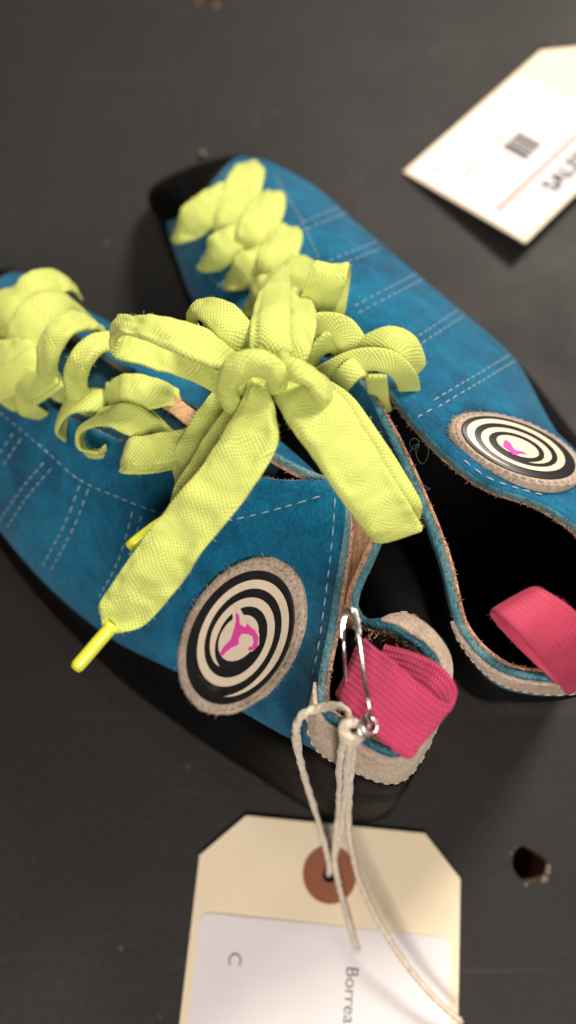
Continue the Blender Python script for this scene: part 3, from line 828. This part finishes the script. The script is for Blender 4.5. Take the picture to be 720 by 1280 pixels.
# ------------------------------------------------------------------ pink pull loops
mb = MB()
ribbon(mb, [(462,842,6.75,-20,38),(490,850,6.85,-22,38),(522,866,7.12,-24,36),(540,883,7.26,-25,34),(545,898,7.36,-25,34),(535,914,7.46,-26,35),(510,898,7.5,-24,37),(478,870,7.5,-21,38),(450,846,7.35,-19,38),(438,834,7.1,-18,37),(440,836,6.9,-18,36)], .10, e=.3, wob=.07)
mb.build('pull_loop', M['pink'], LS.root)
mb = MB()
ribbon(mb, [(722,838,6.0,-26,18),(695,812,6.2,-28,17),(668,785,6.6,-29,16),(646,760,7.1,-29,15.5),(641,750,7.45,-28.5,15.5),(652,754,7.8,-29,16),(680,775,7.8,-31,18),(708,806,7.4,-32,20),(728,832,6.6,-32,20),(738,850,5.6,-30,18)], .10, e=.3, wob=.02)
mb.build('pull_loop', M['pinkflat'], RS.root)

# loose threads fluffing from the far shoe's collar
mb = MB()
for pts in ([(508,582,6.7),(515,560,7.0),(524,556,7.1),(520,568,7.0),(528,580,7.0),(536,565,7.2),(530,545,7.3)],
            [(510,590,6.7),(522,600,6.9),(532,612,7.0),(538,610,7.0)],
            [(515,610,6.7),(528,618,6.9),(528,606,7.0),(537,612,7.0)],
            [(520,565,6.8),(512,556,7.0),(516,548,7.1),(524,552,7.0),(518,562,7.0)]):
    tube(mb, smooth_path([at(*p) for p in pts], 6), .0048, 4)
mb.build('loose_threads', M['fluff'], RS.root)
mb = MB()                                            # frayed tan lining inside the near heel
for _ in range(170):
    a = random.uniform(9.6, 12.6)
    nr_ = LS.nr(a, .1)*LS.sgn
    p = LS.pt(a, random.uniform(0, .5))-nr_*.2
    d = (-nr_*random.uniform(.4, 1)+Vector((random.gauss(0, .6), random.gauss(0, .6), random.gauss(-.2, .6)))).normalized()
    e_ = p+d*random.uniform(.12, .34)+Vector((0, 0, random.uniform(-.08, .08)))
    tube(mb, smooth_path([p, (p+e_)/2+Vector((random.gauss(0, .03), random.gauss(0, .03), 0)), e_], 3), lambda x: .013*(1-.5*x), 3)
fl = mb.build('frayed_lining', M['tanfluff'], LS.root); fl['kind'] = 'stuff'

# ------------------------------------------------------------------ manila tag tied to the near shoe
def frame(o, xa, ya):
    x = (xa-o); y = (ya-o); n_ = x.cross(y).normalized(); x.normalize(); y = n_.cross(x); return x, y, n_
# tag plane from three picture points
W = 5.9
O = at(412, 1093, .12); X = (at(560, 1108, .11)-O).normalized()
Ydn = at(398, 1280, .10)-O; Ydn = (Ydn-X*Ydn.dot(X)).normalized(); Nn = X.cross(Ydn); 
if Nn.z < 0: Nn = -Nn
def T(x, y, o=0.0):
    """tag coordinates in cm: origin in the eyelet, y towards the tag's foot"""
    return O+X*x+Ydn*y+Nn*(o + .02*math.sin(x*.9+.4)*min(1, max(0, y+1)*.3) - .006*max(0, y-1.5)**2*0)
def rounded(x0, y0, x1, y1, r, n=6):
    out = []
    for cx, cy, a0 in ((x1-r, y1-r, 0), (x0+r, y1-r, 90), (x0+r, y0+r, 180), (x1-r, y0+r, 270)):
        for i in range(n+1):
            a = math.radians(a0+90*i/n); out.append(Vector((cx+r*math.cos(a), cy+r*math.sin(a))))
    return out
def slab(mb, outer, holes, T, top, bot, grid=.5):
    x0 = min(p[0] for p in outer); x1 = max(p[0] for p in outer); y0 = min(p[1] for p in outer); y1 = max(p[1] for p in outer)
    inn = []
    y = y0+grid*.5
    while y < y1:
        x = x0+grid*.5
        while x < x1: inn.append(Vector((x+.01, y+.013))); x += grid
        y += grid
    v, f = cdt(outer, holes, inn)
    m_ = len(v)
    V = [T(q.x, q.y, top) for q in v]+[T(q.x, q.y, bot) for q in v]
    a = T(0, 0, 0); up = (T(0, 0, 1)-a); g = (V[f[0][1]]-V[f[0][0]]).cross(V[f[0][2]]-V[f[0][0]])
    if g.dot(up) < 0: f = [t[::-1] for t in f]
    mb.add(V, f+[[i+m_ for i in t][::-1] for t in f])
    for loop in [outer]+holes:
        n_ = len(loop)
        mb.add([T(q[0], q[1], top) for q in loop]+[T(q[0], q[1], bot) for q in loop], [[i, (i+1) % n_, n_+(i+1) % n_, n_+i] for i in range(n_)])
hw = 2.95
tl = empty('manila_tag', at(400, 1200, 0), 'large cream paper tag with brown eyelet tied by string to the near shoe', 'tag')
outer = [Vector(p) for p in [(-2.0,-1.05),(2.1,-1.05),(2.92,-.18),(2.95,10.6),(-2.95,10.6),(-2.95,-.12)]]
mb = MB(); slab(mb, outer, [circle((0, 0), .17, 24)], T, 0, -.035)
mb.build('card', M['manila'], tl, smooth=False)
mb = MB(); slab(mb, circle((0, 0), .60, 48), [circle((0, 0), .165, 24)], T, .022, .004, .3)
mb.build('eyelet_ring', M['ringc'], tl, smooth=False)
mb = MB(); slab(mb, rounded(-2.78, 1.02, 2.72, 10.2, .22), [], T, .022, .003, .6)
lab = mb.build('paper_label', M['label'], tl, smooth=False)
def text(body, size, pos, T, parent, mat, off=.028, space=1.0):
    """letters run towards the foot of the tag, tops to the right"""
    cu = bpy.data.curves.new('printed_text', 'FONT'); cu.body = body; cu.size = size; cu.space_character = space
    cu.offset = -.008*size
    o = bpy.data.objects.new('printed_text', cu); COL.objects.link(o)
    dg = bpy.context.evaluated_depsgraph_get(); dg.update()
    me = o.evaluated_get(dg).to_mesh()
    V = [v_.co.copy() for v_ in me.vertices]; Fc = [list(p.vertices) for p in me.polygons]
    o.evaluated_get(dg).to_mesh_clear(); bpy.data.objects.remove(o); bpy.data.curves.remove(cu)
    mb = MB(); mb.add([T(pos[0]+q.y, pos[1]+q.x, off) for q in V], Fc)
    return mb.build('printed_text', mat, parent, smooth=False)
text('Borreal', .385, (.50, 1.76), T, lab, M['ink'])
text('C', .40, (-2.05, 1.72), T, lab, M['ink'])

# string: from the pin's coil down to the eyelet, loop and loose ends
mb = MB()
def cord(pts, r=.066):
    P = smooth_path([at(*p) for p in pts], 10)
    tube(mb, P, r, 10, lobes=2, twist=34)
cord([(452,912,7.0),(440,900,7.35),(428,884,7.3),(400,885,6.95),(377,895,6.8),(370,920,6.3),(380,968,4.2),(396,1020,2.0),(408,1064,.7),(412,1085,.42),(411,1092,.05)])
cord([(447,908,7.2),(432,922,7.2),(425,950,6.2),(424,1000,3.2),(420,1040,1.6),(418,1075,.9),(424,1108,.40),(434,1145,.28),(445,1184,.22)])
cord([(447,915,7.15),(438,930,7.1),(434,960,6.0),(430,1005,3.2),(424,1045,1.5),(416,1078,.5),(411,1092,.05)])
cord([(444,912,7.3),(440,945,6.5),(436,1000,3.6),(436,1040,2.0),(446,1090,1.4),(462,1130,1.25),(484,1170,1.15),(510,1208,.9),(540,1244,.7),(575,1276,.5)])
cord([(450,905,7.3),(436,903,7.6),(428,914,7.5),(436,926,7.4),(450,920,7.3),(452,908,7.2)], .075)
cord([(455,916,7.2),(444,922,7.5),(432,918,7.5),(430,905,7.45)], .07)
for e in ((575,1276,.5), (445,1184,.22)):              # teased ends
    for _ in range(9):
        p = at(*e); d = Vector((random.gauss(.5, .5), random.gauss(-.7, .4), random.gauss(0, .15))).normalized()
        tube(mb, [p-d*.03, p+d*random.uniform(.06, .14)], .012, 3)
mb.build('string', M['string'], tl)

# ------------------------------------------------------------------ safety pin
pin = empty('safety_pin', at(445, 900, 6.3), 'steel safety pin through the pink heel loop of the near shoe', 'safety pin')
mb = MB()
P = smooth_path([at(444,770,7.75), at(449,800,7.85), at(455,845,7.95), at(461,880,7.9), at(462,904,7.7), at(458,916,7.5)], 8)
tube(mb, P, .031, 8)
mb.build('outer_wire', M['steel'], pin)
mb = MB()
P = smooth_path([at(429,778,7.7), at(430,810,7.6), at(433,850,7.25), at(439,885,7.1), at(446,908,7.3), at(452,916,7.4)], 8)
tube(mb, P, .027, 8)
mb.build('needle', M['steel'], pin)
mb = MB()                                           # spring coil
c0 = at(455, 912, 7.45); V = []
ax1 = (at(455,902,7.45)-c0).normalized(); ax3 = Vector((.3, .2, 1)).normalized(); ax2 = ax1.cross(ax3).normalized()
tube(mb, [c0+(ax1*math.cos(a)+ax2*math.sin(a))*.13+ax3*(a/40) for a in [i*.35 for i in range(36)]], .03, 8)
mb.build('coil', M['steel'], pin)
mb = MB()                                           # clasp: folded sheet over both wire ends
ribbon(mb, [(428,798,7.62,-3.5,0),(429,778,7.72,-4,0),(432,767,7.78,-3.5,-3),(437,763,7.82,-1,-4.5),(442,765,7.85,3.5,-3.5),(446,776,7.86,4,-1),(449,795,7.88,3.5,-1)], .05, e=.5)
mb.build('clasp', M['steel'], pin)

# ------------------------------------------------------------------ far tag
O2 = at(657, 303, .66); A2 = at(505, 214, .12); B2 = at(720, 252, .64)   # the near long edge is curled up off the board
Y2 = (A2-O2).normalized()                           # along the foot edge (away from viewer, left)
X2 = (B2-O2); X2 = (X2-Y2*X2.dot(Y2)).normalized()  # along the tag's length
N2 = X2.cross(Y2); N2 = N2 if N2.z > 0 else -N2
W2 = (A2-O2).length
def T2(x, y, o=0.0):
    """x along the foot edge from the near corner, y along the length"""
    return O2+Y2*x+X2*y+N2*(o+.0015*y*y-.10*math.sin(math.pi*max(0, min(1, x/W2)))*.8)
t2 = empty('paper_tag', at(620, 200, 0), 'pale paper tag lying alone on the board beyond the far shoe, out of focus', 'tag')
Ln = W2*2.0
len2 = 7.0
outer = [Vector(p) for p in [(0,0),(W2,0),(W2,len2),(W2*.82,len2+W2*.20),(W2*.18,len2+W2*.20),(0,len2)]]
mb = MB(); slab(mb, outer, [circle((W2*.5, len2+.2), .17, 20)], T2, 0, -.07)
mb.build('card', M['manila'], t2, smooth=False)
mb = MB(); slab(mb, circle((W2*.5, len2+.2), .42, 40), [circle((W2*.5, len2+.2), .165, 20)], T2, .022, .004, .3)
mb.build('eyelet_ring', M['ringc'], t2, smooth=False)
mb = MB(); slab(mb, rounded(.12, .1, W2-.12, len2-1.35, .2), [], T2, .012, .003, .6)
lab2 = mb.build('paper_label', M['label'], t2, smooth=False)
def T2t(x, y, o=0.0): return T2(y, x, o)
def word2(body, size, x, y, mat):
    # letters run along the length, read from the foot
    cu = bpy.data.curves.new('printed_text', 'FONT'); cu.body = body; cu.size = size; cu.offset = .03*size
    o = bpy.data.objects.new('printed_text', cu); COL.objects.link(o)
    dg = bpy.context.evaluated_depsgraph_get(); dg.update()
    me = o.evaluated_get(dg).to_mesh()
    V = [v_.co.copy() for v_ in me.vertices]; Fc = [list(p.vertices) for p in me.polygons]
    o.evaluated_get(dg).to_mesh_clear(); bpy.data.objects.remove(o); bpy.data.curves.remove(cu)
    m = MB(); m.add([T2(x+q.y, y+q.x, .02) for q in V], Fc); return m.build('printed_text', mat, lab2, smooth=False)
word2('SALES', .74, .52, 2.1, M['ink'])
mb = MB()
def bar(x0, y0, x1, y1): 
    b = len(mb.v); mb.add([T2(x0, y0, .019), T2(x1, y0, .019), T2(x1, y1, .019), T2(x0, y1, .019)], [[0, 1, 2, 3]])
bar(1.33, .5, 1.48, 4.6)
bar(3.0, 1.05, 3.1, 1.7); bar(3.1, 2.9, 3.24, 3.2); bar(3.8, .55, 3.95, .75)
mb.build('printed_lines', M['redink'], lab2, smooth=False)
mb = MB(); bar(2.0, 2.75, 2.9, 3.0); bar(2.0, 3.08, 2.9, 3.26); bar(2.0, 3.34, 2.9, 3.56)
mb.build('printed_mark', M['ink'], lab2, smooth=False)

# ------------------------------------------------------------------ light: warm room lamps
w = bpy.data.worlds.new('World'); SC.world = w; w.use_nodes = True
w.node_tree.nodes['Background'].inputs[0].default_value = (1.0, .86, .72, 1)
w.node_tree.nodes['Background'].inputs[1].default_value = .03
def lamp(name, loc, aim, size, e, col):
    l = bpy.data.lights.new(name, 'AREA'); l.shape = 'DISK'; l.size = size*U; l.energy = e; l.color = col
    o = bpy.data.objects.new(name, l); COL.objects.link(o); o.location = Vector(loc)*U
    d = (Vector(aim)-Vector(loc)).normalized(); o.rotation_euler = d.to_track_quat('-Z', 'Y').to_euler()
lamp('ceiling_lamp', (34, 46, 60), (0, 0, 0), 20, 8.9, (1, .89, .77))
lamp('ceiling_lamp', (-30, 60, 90), (0, 0, 0), 18, 1.5, (1, .89, .77))
lamp('ceiling_lamp', (6, -66, 82), (0, 0, 0), 36, 9.5, (1, .89, .79))
